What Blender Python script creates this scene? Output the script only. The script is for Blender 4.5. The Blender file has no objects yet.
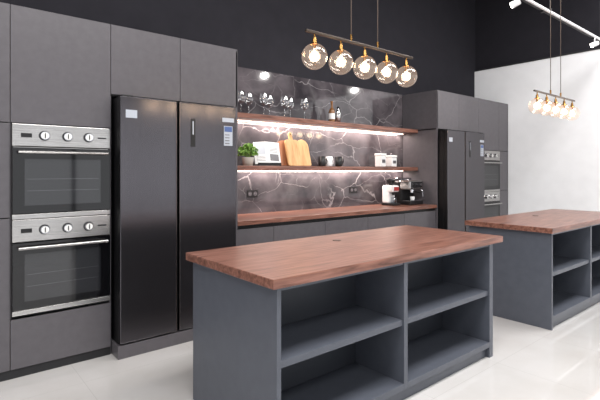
import bpy, bmesh, math, random
from mathutils import Vector, Matrix
random.seed(4)
sc = bpy.context.scene
sc.view_settings.view_transform = 'Standard'

# ---------------------------------------------------------------- materials
def lin(c):
    return tuple((v/12.92 if v <= .04045 else ((v+.055)/1.055)**2.4) for v in [x/255 for x in c])+(1,)
def mat(name, rgb, rough=.5, metal=0, spec=.5, emit=None, estr=0, coat=0, trans=0, ior=1.45, alpha=1):
    m = bpy.data.materials.new(name); m.use_nodes = True
    b = m.node_tree.nodes['Principled BSDF']
    b.inputs['Base Color'].default_value = lin(rgb)
    b.inputs['Roughness'].default_value = rough
    b.inputs['Metallic'].default_value = metal
    b.inputs['Specular IOR Level'].default_value = spec
    b.inputs['IOR'].default_value = ior
    b.inputs['Coat Weight'].default_value = coat
    b.inputs['Transmission Weight'].default_value = trans
    b.inputs['Alpha'].default_value = alpha
    if emit:
        b.inputs['Emission Color'].default_value = lin(emit)
        b.inputs['Emission Strength'].default_value = estr
    return m
def nodes(m):
    nt = m.node_tree
    return nt, nt.nodes, nt.links, nt.nodes['Principled BSDF']
def noisy(m, c1, c2, scale=(3,3,3), nscale=4, detail=4, bump=0, rvar=None):
    nt, N, L, b = nodes(m)
    tc = N.new('ShaderNodeTexCoord'); mp = N.new('ShaderNodeMapping'); mp.inputs['Scale'].default_value = scale
    n = N.new('ShaderNodeTexNoise'); n.inputs['Scale'].default_value = nscale; n.inputs['Detail'].default_value = detail
    r = N.new('ShaderNodeValToRGB'); r.color_ramp.elements[0].color = lin(c1); r.color_ramp.elements[1].color = lin(c2)
    r.color_ramp.elements[0].position = .3; r.color_ramp.elements[1].position = .7
    L.new(tc.outputs['Object'], mp.inputs[0]); L.new(mp.outputs[0], n.inputs['Vector'])
    L.new(n.outputs['Fac'], r.inputs[0]); L.new(r.outputs[0], b.inputs['Base Color'])
    if bump:
        bp = N.new('ShaderNodeBump'); bp.inputs['Strength'].default_value = bump; bp.inputs['Distance'].default_value = .002
        L.new(n.outputs['Fac'], bp.inputs['Height']); L.new(bp.outputs[0], b.inputs['Normal'])
    return m

M_cab  = noisy(mat('cabinet_charcoal', (87,84,88), .34), (84,81,85), (90,87,91), nscale=6)
M_cabd = mat('cabinet_carcass_dark', (34,34,38), .6)
M_isl  = noisy(mat('island_grey', (80,84,93), .38), (78,82,91), (83,87,96), nscale=5)
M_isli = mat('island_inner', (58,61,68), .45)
M_blk  = mat('black_plastic', (22,22,24), .4)
M_gap  = mat('plinth_black', (28,28,31), .5)
M_steel= noisy(mat('stainless_steel', (180,178,176), .24, .95), (166,164,162), (196,194,192), scale=(1,1,60), nscale=8)
M_knob = mat('knob_steel', (120,120,122), .22, 1)
M_knobr = mat('knob_ring', (60,60,62), .3, .8)
M_chrome = mat('chrome', (215,215,218), .12, 1)
M_glassb = mat('oven_black_glass', (10,10,12), .05, 0, .6)
M_ovwin = mat('oven_window', (30,31,34), .05, 0, .9)
M_fr   = noisy(mat('fridge_dark_steel', (90,88,92), .19, .9), (85,83,87), (95,92,96), scale=(60,60,1), nscale=5)
M_frs  = mat('fridge_side', (16,16,18), .4, .3)
M_grip = mat('fridge_grip', (130,120,118), .3, 1)
M_white= mat('white_paint', (235,235,233), .5)
M_sticker = mat('sticker', (170,176,185), .4)
M_stblue = mat('sticker_blue', (70,92,140), .4)
M_led  = mat('led_strip', (255,235,225), .5, emit=(255,222,205), estr=7)
M_brass= mat('brass', (190,145,85), .25, 1)
M_bronze= mat('pendant_metal', (95,85,78), .35, .9)
M_bulbg = mat('bulb_core', (255,235,200), .5, emit=(255,228,190), estr=9)
M_leaf = noisy(mat('leaf', (80,130,50), .5), (70,120,40), (140,180,80), nscale=30)
M_pot  = mat('pot_ceramic', (210,208,200), .4)
M_paper= mat('paper', (225,226,227), .6)
M_red  = mat('red_plastic', (150,40,38), .35)
M_bottle= mat('bottle_amber', (120,80,45), .15, 0, .6)
M_soil = mat('soil', (50,38,30), .9)
M_track = mat('track_white', (225,225,228), .4)
M_spotl = mat('spot_lens', (255,250,240), .4, emit=(255,248,238), estr=30)

# thin clear glass (stable at low sample counts)
def thin_glass(name, tint, base=.05, k=.5, p=3.0, warm=None):
    m = bpy.data.materials.new(name); m.use_nodes = True
    nt = m.node_tree; N = nt.nodes; L = nt.links; N.clear()
    o = N.new('ShaderNodeOutputMaterial'); t = N.new('ShaderNodeBsdfTransparent'); g = N.new('ShaderNodeBsdfGlossy')
    t.inputs[0].default_value = tint; g.inputs['Roughness'].default_value = .03; g.inputs[0].default_value = (1,1,1,1)
    lw = N.new('ShaderNodeLayerWeight'); lw.inputs['Blend'].default_value = .5
    mx = N.new('ShaderNodeMixShader')
    mm = N.new('ShaderNodeMath'); mm.operation = 'POWER'; mm.inputs[1].default_value = p
    ma = N.new('ShaderNodeMath'); ma.operation='MULTIPLY_ADD'; ma.inputs[1].default_value=k; ma.inputs[2].default_value=base
    L.new(lw.outputs['Facing'], mm.inputs[0]); L.new(mm.outputs[0], ma.inputs[0]); L.new(ma.outputs[0], mx.inputs[0])
    L.new(t.outputs[0], mx.inputs[1]); L.new(g.outputs[0], mx.inputs[2])
    if warm:
        e = N.new('ShaderNodeEmission'); e.inputs[0].default_value = lin(warm[0]); e.inputs[1].default_value = warm[1]
        ad = N.new('ShaderNodeAddShader'); L.new(mx.outputs[0], ad.inputs[0]); L.new(e.outputs[0], ad.inputs[1])
        L.new(ad.outputs[0], o.inputs[0])
    else:
        L.new(mx.outputs[0], o.inputs[0])
    return m
M_globe = thin_glass('globe_glass', (.96,.92,.88,1), .05, .6, 3.0, ((255,222,195), .13))
M_wine  = thin_glass('wine_glass_clear', (.93,.94,.95,1), .14, .75, 1.6)
M_tank  = thin_glass('tank_glass', (.6,.62,.65,1), .1)

# wood
def wood(name, c1, c2, c3, rough=.35, sc_=(1.2,14,14)):
    m = mat(name, c2, rough); nt, N, L, b = nodes(m)
    tc = N.new('ShaderNodeTexCoord'); mp = N.new('ShaderNodeMapping'); mp.inputs['Scale'].default_value = sc_
    n = N.new('ShaderNodeTexNoise'); n.inputs['Scale'].default_value = 3; n.inputs['Detail'].default_value = 7
    n.inputs['Distortion'].default_value = .6
    r = N.new('ShaderNodeValToRGB'); e = r.color_ramp.elements
    e[0].position = .32; e[0].color = lin(c1); e[1].position = .70; e[1].color = lin(c3)
    x = e.new(.5); x.color = lin(c2)
    L.new(tc.outputs['Object'], mp.inputs[0]); L.new(mp.outputs[0], n.inputs['Vector'])
    L.new(n.outputs['Fac'], r.inputs[0]); L.new(r.outputs[0], b.inputs['Base Color'])
    return m
M_wood = wood('walnut_laminate', (86,55,45), (124,84,71), (150,107,93), .3)
M_board1 = wood('board_wood_light', (190,140,90), (205,160,108), (218,178,128), .5, (14,14,2))
M_board2 = wood('board_wood_dark', (120,72,45), (145,92,60), (165,110,75), .5, (14,14,2))

# marble
def marble():
    m = mat('dark_marble', (60,56,60), .06, 0, .7); nt, N, L, b = nodes(m)
    tc = N.new('ShaderNodeTexCoord')
    n1 = N.new('ShaderNodeTexNoise'); n1.inputs['Scale'].default_value = 1.7; n1.inputs['Detail'].default_value = 6
    sub = N.new('ShaderNodeVectorMath'); sub.operation='SUBTRACT'; sub.inputs[1].default_value=(.5,.5,.5)
    scl = N.new('ShaderNodeVectorMath'); scl.operation='SCALE'; scl.inputs['Scale'].default_value=.45
    add = N.new('ShaderNodeVectorMath'); add.operation='ADD'
    L.new(tc.outputs['Object'], n1.inputs['Vector']); L.new(n1.outputs['Color'], sub.inputs[0])
    L.new(sub.outputs[0], scl.inputs[0]); L.new(scl.outputs[0], add.inputs[0]); L.new(tc.outputs['Object'], add.inputs[1])
    def vein(scale, w, off, rot, st):
        mp = N.new('ShaderNodeMapping'); mp.inputs['Location'].default_value = off; mp.inputs['Rotation'].default_value=(0,rot,0)
        mp.inputs['Scale'].default_value=st
        v = N.new('ShaderNodeTexVoronoi'); v.feature='DISTANCE_TO_EDGE'; v.inputs['Scale'].default_value=scale
        r = N.new('ShaderNodeMapRange'); r.inputs['From Min'].default_value=0; r.inputs['From Max'].default_value=w
        r.inputs['To Min'].default_value=1; r.inputs['To Max'].default_value=0
        L.new(add.outputs[0], mp.inputs[0]); L.new(mp.outputs[0], v.inputs['Vector']); L.new(v.outputs['Distance'], r.inputs['Value'])
        return r.outputs[0]
    def mask(out, lo, hi, sc_, off):
        mp = N.new('ShaderNodeMapping'); mp.inputs['Location'].default_value = off
        n2 = N.new('ShaderNodeTexNoise'); n2.inputs['Scale'].default_value=sc_; n2.inputs['Detail'].default_value=3
        L.new(tc.outputs['Object'], mp.inputs[0]); L.new(mp.outputs[0], n2.inputs['Vector'])
        mk = N.new('ShaderNodeMapRange'); mk.inputs['From Min'].default_value=lo; mk.inputs['From Max'].default_value=hi
        L.new(n2.outputs['Fac'], mk.inputs['Value'])
        mc = N.new('ShaderNodeMath'); mc.operation='MULTIPLY'; L.new(out, mc.inputs[0]); L.new(mk.outputs[0], mc.inputs[1])
        return mc.outputs[0]
    a = mask(vein(1.5,.011,(0,0,0),.75,(1,1,1.9)),.36,.56,2.2,(0,0,0))
    c = mask(vein(3.0,.012,(3,1,2),-.6,(1,1,1.6)),.44,.66,2.6,(5,0,3))
    d = mask(vein(1.4,.09,(0,0,0),.75,(1,1,1.9)),.42,.72,2.0,(1,4,3))
    def mul(o,k):
        x=N.new('ShaderNodeMath'); x.operation='MULTIPLY'; x.inputs[1].default_value=k; L.new(o,x.inputs[0]); return x.outputs[0]
    def mxx(o,p):
        x=N.new('ShaderNodeMath'); x.operation='MAXIMUM'; L.new(o,x.inputs[0]); L.new(p,x.inputs[1]); return x.outputs[0]
    fac = mxx(mxx(mul(a,.72),mul(c,.45)),mul(d,.18))
    n3 = N.new('ShaderNodeTexNoise'); n3.inputs['Scale'].default_value=2.5; n3.inputs['Detail'].default_value=8
    L.new(tc.outputs['Object'], n3.inputs['Vector'])
    br = N.new('ShaderNodeValToRGB'); br.color_ramp.elements[0].position=.35; br.color_ramp.elements[1].position=.7
    br.color_ramp.elements[0].color=lin((50,47,51)); br.color_ramp.elements[1].color=lin((98,92,96))
    L.new(n3.outputs['Fac'], br.inputs[0])
    mix = N.new('ShaderNodeMix'); mix.data_type='RGBA'
    L.new(fac, mix.inputs[0]); L.new(br.outputs[0], mix.inputs[6]); mix.inputs[7].default_value=lin((165,160,162))
    L.new(mix.outputs[2], b.inputs['Base Color'])
    return m
M_marble = marble()

# floor tile
def tile():
    m = mat('floor_tile', (214,210,203), .05, 0, .8, coat=1, ior=1.6); nt, N, L, b = nodes(m)
    b.inputs['Coat Roughness'].default_value=.02; b.inputs['Coat IOR'].default_value=1.8
    tc = N.new('ShaderNodeTexCoord'); br = N.new('ShaderNodeTexBrick')
    br.offset=0; br.inputs['Scale'].default_value=1; br.inputs['Brick Width'].default_value=.8; br.inputs['Row Height'].default_value=.8
    br.inputs['Mortar Size'].default_value=.0013; br.inputs['Mortar Smooth'].default_value=.3
    n = N.new('ShaderNodeTexNoise'); n.inputs['Scale'].default_value=2.5; n.inputs['Detail'].default_value=6
    r = N.new('ShaderNodeValToRGB'); r.color_ramp.elements[0].color=lin((211,208,205)); r.color_ramp.elements[1].color=lin((219,217,215))
    r.color_ramp.elements[0].position=.35; r.color_ramp.elements[1].position=.65
    L.new(tc.outputs['Object'], br.inputs['Vector']); L.new(tc.outputs['Object'], n.inputs['Vector']); L.new(n.outputs['Fac'], r.inputs[0])
    L.new(r.outputs[0], br.inputs['Color1']); L.new(r.outputs[0], br.inputs['Color2']); br.inputs['Mortar'].default_value=lin((190,187,184))
    L.new(br.outputs['Color'], b.inputs['Base Color'])
    return m
M_floor = tile()
M_wall = noisy(mat('wall_charcoal', (36,35,41), .85, 0, .3), (34,33,39), (38,37,43), nscale=2)
M_wallw = noisy(mat('wall_white', (236,237,239), .7), (235,236,238), (240,241,243), nscale=2)
M_ceil = mat('ceiling_black', (26,26,29), .9)
M_mull = mat('window_frame', (50,50,54), .5)

# ---------------------------------------------------------------- mesh builder
class B:
    def __init__(s, name):
        s.name=name; s.bm=bmesh.new(); s.mats=[]
    def mi(s, m):
        if m not in s.mats: s.mats.append(m)
        return s.mats.index(m)
    def _add(s, t, m, smooth=False, M=None):
        if M is not None: bmesh.ops.transform(t, matrix=M, verts=t.verts)
        bmesh.ops.recalc_face_normals(t, faces=t.faces)
        k=s.mi(m)
        for f in t.faces: f.material_index=k; f.smooth=smooth
        me=bpy.data.meshes.new('tmp'); t.to_mesh(me); t.free(); s.bm.from_mesh(me); bpy.data.meshes.remove(me)
    def box(s, x0,x1,y0,y1,z0,z1, m, bev=.0015, M=None):
        t=bmesh.new(); bmesh.ops.create_cube(t,size=1)
        bmesh.ops.scale(t,vec=(abs(x1-x0),abs(y1-y0),abs(z1-z0)),verts=t.verts)
        bmesh.ops.translate(t,vec=((x0+x1)/2,(y0+y1)/2,(z0+z1)/2),verts=t.verts)
        bev=min(bev,.3*min(abs(x1-x0),abs(y1-y0),abs(z1-z0)))
        if bev>0: bmesh.ops.bevel(t,geom=t.edges[:],offset=bev,segments=2,affect='EDGES',profile=.5)
        s._add(t,m,False,M); return s
    def cyl(s, p0,p1,r,m,seg=20,r2=None,M=None):
        p0=Vector(p0);p1=Vector(p1);d=p1-p0
        t=bmesh.new(); bmesh.ops.create_cone(t,cap_ends=True,segments=seg,radius1=r,radius2=r if r2 is None else r2,depth=d.length)
        R=Vector((0,0,1)).rotation_difference(d).to_matrix().to_4x4()
        bmesh.ops.transform(t,matrix=Matrix.Translation((p0+p1)/2)@R,verts=t.verts)
        s._add(t,m,False,M)
        return s
    def sph(s,c,r,m,seg=28,sc_=(1,1,1),M=None):
        t=bmesh.new(); bmesh.ops.create_uvsphere(t,u_segments=seg,v_segments=seg//2,radius=r)
        bmesh.ops.scale(t,vec=sc_,verts=t.verts); bmesh.ops.translate(t,vec=c,verts=t.verts)
        s._add(t,m,True,M); return s
    def lathe(s,c,prof,m,seg=24,smooth=True,M=None):
        t=bmesh.new(); rings=[]
        for r,z in prof:
            if r<1e-5: rings.append([t.verts.new((c[0],c[1],c[2]+z))])
            else: rings.append([t.verts.new((c[0]+r*math.cos(2*math.pi*i/seg),c[1]+r*math.sin(2*math.pi*i/seg),c[2]+z)) for i in range(seg)])
        for a,b in zip(rings,rings[1:]):
            for i in range(seg):
                j=(i+1)%seg
                if len(a)==1 and len(b)==1: continue
                if len(a)==1: t.faces.new((a[0],b[i],b[j]))
                elif len(b)==1: t.faces.new((a[i],a[j],b[0]))
                else: t.faces.new((a[i],a[j],b[j],b[i]))
        s._add(t,m,smooth,M); return s
    def prism(s, pts, y0,y1,m,M=None,bev=.002):
        t=bmesh.new(); vs=[t.verts.new((x,y0,z)) for x,z in pts]; f=t.faces.new(vs)
        r=bmesh.ops.extrude_face_region(t,geom=[f]); bmesh.ops.translate(t,vec=(0,y1-y0,0),verts=[g for g in r['geom'] if isinstance(g,bmesh.types.BMVert)])
        s._add(t,m,False,M); return s
    def tube(s, pts, r, m, seg=10, M=None):
        for a,b in zip(pts,pts[1:]): s.cyl(a,b,r,m,seg,M=M)
        for p in pts[1:-1]: s.sph(p,r,m,12,M=M)
        return s
    def done(s, loc=(0,0,0), parent=None):
        me=bpy.data.meshes.new(s.name); s.bm.to_mesh(me); s.bm.free()
        for m in s.mats: me.materials.append(m)
        o=bpy.data.objects.new(s.name,me); o.location=loc; sc.collection.objects.link(o)
        if parent: o.parent=parent
        return o
def inst(o, loc, rot=0, name=None):
    n=o.copy(); n.location=loc; n.rotation_euler=(0,0,rot); sc.collection.objects.link(n); return n

# ---------------------------------------------------------------- room
YF=3.55; YW=4.15; XR=7.47; CH=4.9
B('floor').box(-3.5,XR+.1,-5,YW+.1,-.1,0,M_floor,0).done()
B('ceiling').box(-3.5,XR+.1,-5,YW+.1,CH,CH+.1,M_ceil,0).done()
B('wall_north').box(-3.5,XR+.1,YW,YW+.1,0,CH,M_wall,0).done()
B('wall_west').box(-3.6,-3.5,-5,YW+.1,0,CH,M_wallw,0).done()
B('wall_east').box(XR,XR+.1,-5,YW,0,3.16,M_wallw,0).box(XR+.03,XR+.1,-5,YW,3.16,CH,M_wall,0).done()
B('trim_1').box(XR-.012,XR+.03,-5,YW-.001,3.16,3.185,M_cabd,.001).done()
b=B('wall_south'); b.box(-3.5,XR,-5.1,-5,3.3,CH,M_wall,0); b.done()
b=B('window_1')
for k in range(8):
    x=-3.5+k*1.56; b.box(x,x+.08,-5.08,-5.01,0.0,3.299,M_mull,0)
b.box(-3.42,XR-.05,-5.07,-5.02,0,.12,M_mull,0); b.box(-3.42,XR-.05,-5.07,-5.02,2.35,2.42,M_mull,0)
b.done()

# ---------------------------------------------------------------- tall cabinet blocks
def door(b,x0,x1,z0,z1,m=None,y=YF):
    b.box(x0+.002,x1-.002,y,y+.02,z0+.002,z1-.002,m or M_cab,.002)
def panel(b,x,z0=.06,z1=2.52,y0=None):
    b.box(x-.009,x+.009,(y0 or YF+.021),YW-.003,z0,z1,M_cab,.001)

def tall_block(name, xo0, xo1, xf1, ends):
    b=B(name)
    allx=[xo0,xo1]+[v for e in ends for v in e]
    xf0,xf1_=xf1
    x0=min(allx+[xf0]); x1=max(allx+[xf1_])
    b.box(x0,x1,YW-.02,YW-.004,.0,2.50,M_cabd,0)
    b.box(x0,x1,YF+.021,YW-.021,2.50,2.52,M_cab,.001)
    door(b,xo0,xo1,1.725,2.52)
    door(b,xo0,xo1,.062,.40)
    for z in (.405,1.70): b.box(xo0+.01,xo1-.01,YF+.021,YW-.022,z,z+.015,M_cabd,0)
    b.box(xo0,xo1,YF+.012,YF+.03,0,.058,M_gap,0)
    for a,c in ends:
        door(b,a,c,1.725,2.52); door(b,a,c,1.085,1.722); door(b,a,c,.062,1.082)
        b.box(a,c,YF+.012,YF+.03,0,.058,M_gap,0)
    w=(xf1_-xf0)/2
    door(b,xf0,xf0+w,1.985,2.52); door(b,xf0+w,xf1_,1.985,2.52)
    b.box(xf0,xf1_,YF+.021,YW-.022,1.975,1.99,M_cabd,0)
    b.box(xf0+.012,xf1_-.012,3.415,YW-.022,0,.098,M_cab,.002)
    sides=sorted(set([round(v,3) for v in allx+[xf0,xf1_]]))
    for x in sides:
        xx=x+.009 if x==sides[0] else (x-.009 if x==sides[-1] else x)
        panel(b,xx,0.0,2.5,YF+.021 if 0<sides.index(x)<len(sides)-1 else YF)
    return b.done()

tall_block('tall_cabinet_unit', .427,1.075,(1.075,2.20),[(-.25,.427)])
tall_block('tall_cabinet_unit', 6.51,7.15,(5.40,6.51),[(7.15,7.465)])

# ---------------------------------------------------------------- fridge
def fridge(x0):
    b=B('refrigerator'); f=3.41; w=1.0; s=.455
    b.box(0,w,f+.055,YW-.06,.10,1.955,M_frs,.004)
    for a,c in ((0,s-.012),(s+.012,w)):
        b.box(a,c,f,f+.05,.112,1.96,M_fr,.006)
    b.box(-.001,.0,f+.002,f+.05,.114,1.958,M_frs,0)
    b.box(s-.011,s+.011,f+.035,f+.052,.112,1.955,M_blk,0)
    b.box(s-.0155,s-.012,f-.001,f+.03,.115,1.957,M_grip,.0005)
    b.box(s+.012,s+.0155,f-.001,f+.03,.115,1.957,M_grip,.0005)
    b.box(.02,.1,f+.01,f+.12,1.958,1.972,M_blk,.002); b.box(w-.1,w-.02,f+.01,f+.12,1.958,1.972,M_blk,.002)
    b.box(.565,.605,f-.003,f+.001,1.60,1.83,M_blk,.001)
    b.box(.58,.59,f-.0035,f,1.70,1.81,M_sticker,0)
    b.box(.04,.125,f-.002,f+.001,1.80,1.86,M_sticker,0)
    b.box(.86,.975,f-.002,f+.001,1.825,1.86,M_sticker,0)
    b.box(.875,.96,f-.002,f+.001,1.62,1.79,M_sticker,0)
    b.box(.88,.955,f-.0025,f+.001,1.74,1.785,M_stblue,0)
    for k in range(4): b.box(.885,.93,f-.003,f,1.635+k*.025,1.642+k*.025,M_cab,0)
    return b.done((x0,0,0))
fridge(1.10); fridge(5.43)

# ---------------------------------------------------------------- ovens
def oven(x0,z0):
    b=B('built_in_oven'); w=.63; h=.645; f=YF-.018
    b.box(.02,w-.02,f+.035,YW-.06,.02,h-.02,M_frs,.002)
    b.box(0,w,f,f+.035,h-.15,h,M_steel,.003)
    for kx in (.19,.335,.475):
        b.cyl((kx,f-.005,h-.075),(kx,f,h-.075),.034,M_knobr,28)
        b.cyl((kx,f-.030,h-.075),(kx,f-.005,h-.075),.027,M_chrome,28,.029)
        b.cyl((kx,f-.031,h-.075),(kx,f-.030,h-.075),.022,M_white,28)
        b.box(kx-.003,kx+.003,f-.036,f-.028,h-.092,h-.058,M_knobr,.001)
    b.box(.05,.115,f-.002,f,h-.09,h-.062,M_blk,0)
    b.box(.54,.60,f-.001,f,h-.08,h-.07,M_knobr,0)
    b.box(0,w,f-.004,f+.035,.035,h-.155,M_glassb,.004)
    b.box(.07,w-.07,f-.0055,f-.003,.09,h-.235,M_ovwin,.001)
    for k in (0,1): b.box(.085,w-.085,f-.0065,f-.005,.19+k*.08,.192+k*.08,M_knob,0)
    b.box(0,w,f,f+.035,0,.032,M_steel,.002)
    zh=h-.19
    b.cyl((.03,f-.045,zh),(w-.03,f-.045,zh),.010,M_steel,16)
    for hx in (.06,w-.06): b.cyl((hx,f-.045,zh),(hx,f,zh),.009,M_steel,12)
    return b.done((x0,0,z0))
for xo in (.436,6.517):
    oven(xo,.425); oven(xo,1.074)

# ---------------------------------------------------------------- base cabinets + wood counter
b=B('base_cabinet')
b.box(2.205,5.395,YF+.045,YW-.005,.1,.89,M_cabd,0)
b.box(2.205,5.395,YF+.08,YF+.1,0,.1,M_gap,0)
xs=[2.205,2.63,3.32,4.01,4.70,5.395]
for a,c in zip(xs,xs[1:]): door(b,a,c,.1,.855,y=YF+.022)
b.box(2.205,5.395,YF+.035,YF+.05,.855,.89,M_blk,0)
b.done()
B('wood_counter').box(2.203,5.397,YF,YW-.018,.892,.935,M_wood,.003).done()
B('marble_backsplash').box(2.203,5.397,YW-.016,YW-.001,.90,2.52,M_marble,0).done()
def shelf(z):
    b=B('wood_wall_shelf')
    b.box(2.203,5.397,3.86,YW-.018,z,z+.05,M_wood,.003)
    b.box(2.25,5.35,4.085,4.105,z-.008,z-.0005,M_led,0)
    b.done()
shelf(1.405); shelf(1.94)

# ---------------------------------------------------------------- islands
def island(x0,x1,y0,y1):
    b=B('kitchen_island')
    b.box(x0,x1,y0,y1,.853,.90,M_wood,.004)
    bx0,bx1,f,bk=x0+.035,x1-.12,y0+.02,y1-.03
    xd=bx0+.955; yb=f+.40
    b.box(bx0,bx0+.025,f,bk,0,.852,M_isl,.001)
    b.box(bx1-.05,bx1,f,bk,0,.852,M_isl,.001)
    b.box(xd-.0,xd+.035,f,yb,.08,.852,M_isl,.001)
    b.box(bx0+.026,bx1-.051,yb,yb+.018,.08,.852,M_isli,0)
    b.box(bx0+.026,bx1-.051,bk-.018,bk,0,.852,M_isl,.001)
    for a,c in ((bx0+.026,xd-.001),(xd+.036,bx1-.051)):
        b.box(a,c,f+.012,yb-.001,.465,.50,M_isl,.001)
        b.box(a,c,f+.0,yb-.001,.08,.118,M_isl,.001)
        b.box(a,c,f+.005,yb-.001,.835,.852,M_isl,0)
    b.box(bx0+.026,bx1-.051,f+.03,f+.045,0,.08,M_isl,0)
    b.cyl((x0+1.05,y1-.25,.9),(x0+1.05,y1-.25,.903),.03,M_bronze,24)
    return b.done()
island(1.22,3.41,1.66,2.57)
island(4.18,6.37,1.60,2.43)

# ---------------------------------------------------------------- pendants
def pendant(xc,y,zg):
    b=B('globe_pendant_lamp'); zb=zg+.15
    b.box(-.535,.535,-.009,.009,zb-.008,zb+.008,M_bronze,.002)
    for cx in (-.135,.135):
        b.cyl((cx,0,zb),(cx,0,CH-.03),.0035,M_bronze,8); b.cyl((cx,0,zb+.008),(cx,0,zb+.05),.008,M_brass,12)
    b.box(-.25,.25,-.03,.03,CH-.03,CH-.001,M_bronze,.003)
    for k in range(5):
        gx=(k-2)*.232
        b.cyl((gx,0,zb-.01),(gx,0,zb-.035),.006,M_brass,10)
        b.cyl((gx,0,zg+.076),(gx,0,zg+.118),.016,M_brass,20,.011)
        b.lathe((gx,0,zg),[(.026,.075),(.022,.083),(.012,.086)],M_brass,20)
        b.cyl((gx,0,zg+.036),(gx,0,zg+.076),.010,M_brass,14)
        prof=[(.081*math.sin(a),.081*math.cos(a)) for a in [math.pi*(.1+.9*i/18) for i in range(19)]]
        prof[-1]=(0,-.081)
        b.lathe((gx,0,zg),prof,M_globe,32)
        b.lathe((gx,0,zg),[(0,-.030),(.012,-.027),(.021,-.018),(.024,-.004),(.019,.012),(.012,.026),(.009,.036)],M_bulbg,18)
    o=b.done((xc,y,0))
    for k in range(5):
        l=bpy.data.lights.new('pendant_bulb','POINT'); l.energy=2.5; l.color=(1,.78,.52); l.shadow_soft_size=.04
        lo=bpy.data.objects.new('pendant_bulb_light',l); lo.location=((k-2)*.232,0,zg-.0); lo.parent=o; sc.collection.objects.link(lo)
    return o
pendant(2.325,2.10,2.115)
pendant(5.23,1.97,2.06)

# ---------------------------------------------------------------- track light with adjustable spot heads
b=B('track_light'); ty=2.02; tz=3.12
b.box(3.2,7.1,ty-.012,ty+.012,tz,tz+.02,M_track,.002)
b.box(3.2,7.1,ty+.05,ty+.09,tz+.04,tz+.075,M_cabd,.002)
for x in (3.6,5.2,6.8):
    b.cyl((x,ty,tz+.02),(x,ty,CH),.004,M_cabd,8)
    b.box(x-.02,x+.02,ty-.02,ty+.09,tz+.021,tz+.04,M_cabd,.002)
heads=[(4.40,(3.1,4.12,1.9)),(6.6,(4.6,4.12,1.9))]
for x,tg in heads:
    p=Vector((x,ty,tz-.09)); d=(Vector(tg)-p).normalized()
    b.cyl((x,ty,tz),(x,ty,tz-.07),.007,M_track,10)
    b.cyl(p-d*.04,p+d*.04,.029,M_track,22,.033)
    b.cyl(p+d*.0401,p+d*.0415,.027,M_spotl,22)
o=b.done()
for x,tg in heads:
    p=Vector((x,ty,tz-.09)); d=(Vector(tg)-p).normalized()
    l=bpy.data.lights.new('spot','SPOT'); l.energy=45; l.spot_size=math.radians(55); l.spot_blend=.7; l.shadow_soft_size=.03; l.color=(1,.96,.92)
    lo=bpy.data.objects.new('track_spot_light',l); lo.location=p+d*.05; sc.collection.objects.link(lo)
    lo.rotation_euler=d.to_track_quat('-Z','Y').to_euler(); lo.parent=o

# ---------------------------------------------------------------- shelf items
zs1=1.455; zs2=1.99; zc=.935
b=B('potted_plant')
b.lathe((0,0,0),[(0,0),(.045,0),(.058,.075),(.060,.08),(.052,.08),(.050,.06),(0,.06)],M_pot)
b.cyl((0,0,.05),(0,0,.066),.048,M_soil)
t=bmesh.new()
for i in range(520):
    th=random.uniform(0,2*math.pi); ph=random.uniform(0,2.0); r=random.uniform(.055,.098)
    c=Vector((r*math.sin(ph)*math.cos(th),r*math.sin(ph)*math.sin(th),.125+r*math.cos(ph)*.85))
    if c.z<.085: c.z=.085+random.uniform(0,.02)
    d=Vector((random.uniform(-1,1),random.uniform(-1,1),random.uniform(0,1))).normalized()*.018
    e=d.cross(Vector((random.uniform(-1,1),random.uniform(-1,1),1))).normalized()*.009
    t.faces.new([t.verts.new(c-d),t.verts.new(c+e),t.verts.new(c+d),t.verts.new(c-e)])
b._add(t,M_leaf)
for i in range(14):
    th=i*.45; b.cyl((0,0,.06),(.05*math.cos(th),.05*math.sin(th),.13),.002,M_leaf,5)
o=b.done((2.60,3.99,zs1+.001)); o.scale=(1.1,1.1,1.1)

# open cookbook on a stand
b=B('cookbook_on_stand')
R=Matrix.Translation((0,0,.022))@Matrix.Rotation(math.radians(-22),4,'X')
for s_ in (-1,1):
    Mx=R@Matrix.Rotation(math.radians(10)*s_,4,'Z')
    x0,x1=(0,.135) if s_>0 else (-.135,0)
    b.box(x0,x1,-.008,0,0,.23,M_paper,.001,Mx); b.box(x0,x1,0.001,.004,-.003,.233,M_cabd,.0005,Mx)
    b.box(x0+.02,x1-.02,-.0095,-.008,.1 if s_<0 else .03,.2 if s_<0 else .1,M_cab if s_>0 else M_sticker,0,Mx)
    for k in range(4): b.box(x0+.02,x1-.025,-.009,-.008,(.03 if s_<0 else .12)+k*.015,(.034 if s_<0 else .124)+k*.015,M_cab,0,Mx)
b.box(-.12,.12,-.035,.02,.0,.012,M_blk,.002); b.box(-.12,.12,-.04,-.035,.0,.03,M_blk,.002)
b.tube([(0,.02,.01),(0,.10,.006)],.005,M_blk); b.tube([(0,.10,.006),(0,.075,.16)],.005,M_blk)
o=b.done((2.84,3.95,zs1+.001)); o.rotation_euler=(0,0,math.radians(-18)); o.scale=(1.1,1,1.12)

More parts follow.
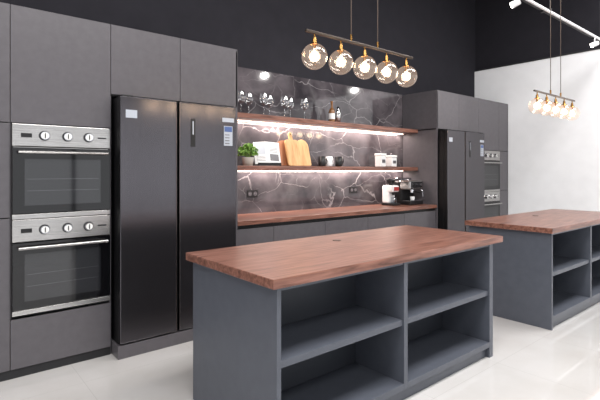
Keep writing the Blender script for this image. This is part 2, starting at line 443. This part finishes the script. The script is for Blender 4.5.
def board(name,w,h,m,loc,tilt,rz=0,handle=True,roundtop=False):
    b=B(name); pts=[]
    def arc(cx,cz,r,a0,a1,n=6):
        return [(cx+r*math.cos(math.radians(a0+(a1-a0)*i/n)),cz+r*math.sin(math.radians(a0+(a1-a0)*i/n))) for i in range(n+1)]
    if roundtop:
        pts=arc(-w/2+.02,.02,.02,180,270)+arc(w/2-.02,.02,.02,270,360)+arc(0,h-w/2,w/2,0,180,20)
    else:
        c=.035; hw=.022; hh=.09
        pts=arc(-w/2+.02,.02,.02,180,270)+arc(w/2-.02,.02,.02,270,360)+arc(w/2-c,h-hh-c,c,0,90)+[(hw,h-hh)]+arc(0,h-hw,hw,0,180,10)+[(-hw,h-hh)]+arc(-w/2+c,h-hh-c,c,90,180)
    b.prism(pts,-.009,.009,m)
    if not roundtop:
        b.cyl((0,-.0095,h-.025),(0,.0095,h-.025),.008,M_blk,14)
    o=b.done(loc); o.rotation_euler=(tilt,0,rz); return o
board('cutting_board',.22,.30,M_board2,(3.13,4.02,zs1+.004),math.radians(-14),roundtop=True)
board('cutting_board',.19,.40,M_board1,(3.22,3.965,zs1+.004),math.radians(-15))
board('cutting_board',.18,.32,M_board1,(3.39,3.985,zs1+.004),math.radians(-15),roundtop=True)

def mug(x,y,m):
    b=B('coffee_mug')
    b.lathe((0,0,0),[(0,0),(.036,0),(.041,.01),(.042,.1),(.039,.1),(.037,.012),(0,.012)],m)
    b.tube([(.04,0,.085),(.065,0,.078),(.072,0,.05),(.062,0,.028),(.04,0,.022)],.006,m)
    o=b.done((x,y,z_m)); o.scale=(1.1,1.1,1.2)
z_m=zs1+.001
mug(3.64,3.97,M_blk); mug(3.77,3.99,M_paper); mug(3.88,3.93,M_blk)

def canister(x,y,h,w):
    b=B('white_canister')
    b.box(-w/2,w/2,-w/2,w/2,0,h*.82,M_paper,.012); b.box(-w/2-.003,w/2+.003,-w/2-.003,w/2+.003,h*.83,h,M_white,.006)
    b.sph((0,0,h+.01),.014,M_knob,14); b.box(-w*.3,w*.3,-w/2-.002,-w/2+.002,h*.3,h*.55,M_cab,.0005)
    b.done((x,y,zs1+.001))
canister(4.72,3.98,.18,.11); canister(4.95,3.98,.16,.11)

def wine():
    b=B('wine_glass')
    b.lathe((0,0,0),[(0,.003),(.036,.0),(.036,.003),(.006,.008),(.004,.02),(.004,.10),(.010,.11),(.038,.13),(.052,.165),(.048,.20),(.036,.24)],M_wine,22)
    return b.done((2.50,3.97,zs2+.001))
w0=wine()
k=0
for x in (2.63,2.77,2.90,3.05,3.19,3.34): 
    k+=1; inst(w0,(x,3.97+(.05 if k%2 else -.03),zs2+.001))
b=B('liqueur_bottle')
b.lathe((0,0,0),[(0,0),(.036,0),(.038,.01),(.038,.13),(.03,.16),(.013,.18),(.013,.235),(.015,.237),(.015,.26),(0,.26)],M_bottle)
b.cyl((0,0,.04),(0,0,.11),.0388,M_paper,24)
b.done((3.80,3.97,zs2+.001))
b=B('cocktail_shaker')
b.lathe((0,0,0),[(0,0),(.034,0),(.042,.12),(.036,.155),(.022,.175),(.022,.2),(.012,.21),(0,.212)],M_chrome)
b.done((3.93,4.0,zs2+.001))

def sock(x,z):
    b=B('wall_socket'); b.box(-.07,.07,-.008,0,-.04,.04,M_blk,.003)
    for s_ in (-.034,.034):
        b.cyl((s_,-.0095,0),(s_,-.007,0),.024,M_cab,20); b.cyl((s_-.008,-.0105,0),(s_-.008,-.009,0),.003,M_chrome,8); b.cyl((s_+.008,-.0105,0),(s_+.008,-.009,0),.003,M_chrome,8)
    b.done((x,YW-.0165,z))
sock(2.75,1.15); sock(4.35,1.15)

b=B('espresso_machine')
b.box(0,.30,0,.30,0,.055,M_blk,.008)
b.box(.0,.30,.15,.30,.05,.32,M_blk,.015)
b.box(.0,.30,.0,.2,.21,.335,M_steel,.018)
b.box(.02,.28,-.003,.002,.235,.315,M_blk,.003)
for kx in (.06,.15,.24): b.cyl((kx,-.012,.275),(kx,0,.275),.018,M_chrome,20)
b.cyl((.15,.08,.165),(.15,.08,.212),.032,M_chrome,24); b.cyl((.15,.07,.18),(.15,-.07,.17),.011,M_blk,12)
b.box(.03,.27,.005,.14,.054,.060,M_chrome,.001)
b.lathe((.15,.07,.061),[(0,0),(.026,0),(.034,.05),(.031,.05),(.024,.006),(0,.006)],M_paper)
b.tube([(.27,.05,.22),(.285,.0,.19),(.28,-.01,.11)],.005,M_chrome)
b.box(.03,.27,.17,.29,.335,.37,M_tank,.01)
b.done((5.02,3.72,zc+.001))
b=B('coffee_grinder')
b.box(0,.16,0,.2,0,.03,M_blk,.008); b.box(.01,.15,.08,.2,.03,.27,M_paper,.02); b.box(.01,.15,.01,.12,.18,.27,M_paper,.02)
b.lathe((.08,.1,.27),[(0.03,0),(.06,.06),(.062,.085),(0,.09)],M_knobr)
b.cyl((.08,.05,.14),(.08,.05,.18),.02,M_blk); b.box(.03,.13,.0,.008,.2,.25,M_red,.002)
b.lathe((.08,.05,.03),[(0,0),(.035,0),(.038,.08),(0,.08)],M_tank)
b.done((4.76,3.80,zc+.001))

# ---------------------------------------------------------------- lights
def area(name,loc,rot,sx,sy,e,col=(1,1,1)):
    l=bpy.data.lights.new(name,'AREA'); l.shape='RECTANGLE'; l.size=sx; l.size_y=sy; l.energy=e; l.color=col
    o=bpy.data.objects.new(name,l); o.location=loc; o.rotation_euler=rot; sc.collection.objects.link(o); return o
area('overhead_fill_light',(1.5,0.6,4.6),(0,0,0),3.5,1.2,200,(1,.98,.97))  # these four overhead lamps are unseen fill, added to brighten the room
area('overhead_fill_light',(5.4,0.6,4.6),(0,0,0),3.0,1.2,225,(1,.98,.97))
area('overhead_fill_light',(-1.5,1.2,4.6),(0,0,0),1.5,2.5,100,(1,.98,.97))
area('overhead_fill_light',(1.0,-2.4,4.6),(0,0,0),5,1.2,160,(1,.98,.97))
for z,e in ((1.39,22),(1.925,20)):
    area('shelf_led_light',(3.8,4.07,z),(math.radians(12),0,0),3.1,.02,e,(1,.84,.76))
w=bpy.data.worlds.new('world'); sc.world=w; w.use_nodes=True
bg=w.node_tree.nodes['Background']; bg.inputs[0].default_value=(.95,.97,1,1); bg.inputs[1].default_value=1.45

# ---------------------------------------------------------------- camera
cd=bpy.data.cameras.new('camera'); cam=bpy.data.objects.new('camera',cd); sc.collection.objects.link(cam)
cd.sensor_width=36; cd.lens=36*449/600; cd.shift_y=-29/600; cd.clip_start=.05
cam.location=(0,0,1.4); cam.rotation_euler=(math.radians(90),0,math.radians(50.3-90))
sc.camera=cam
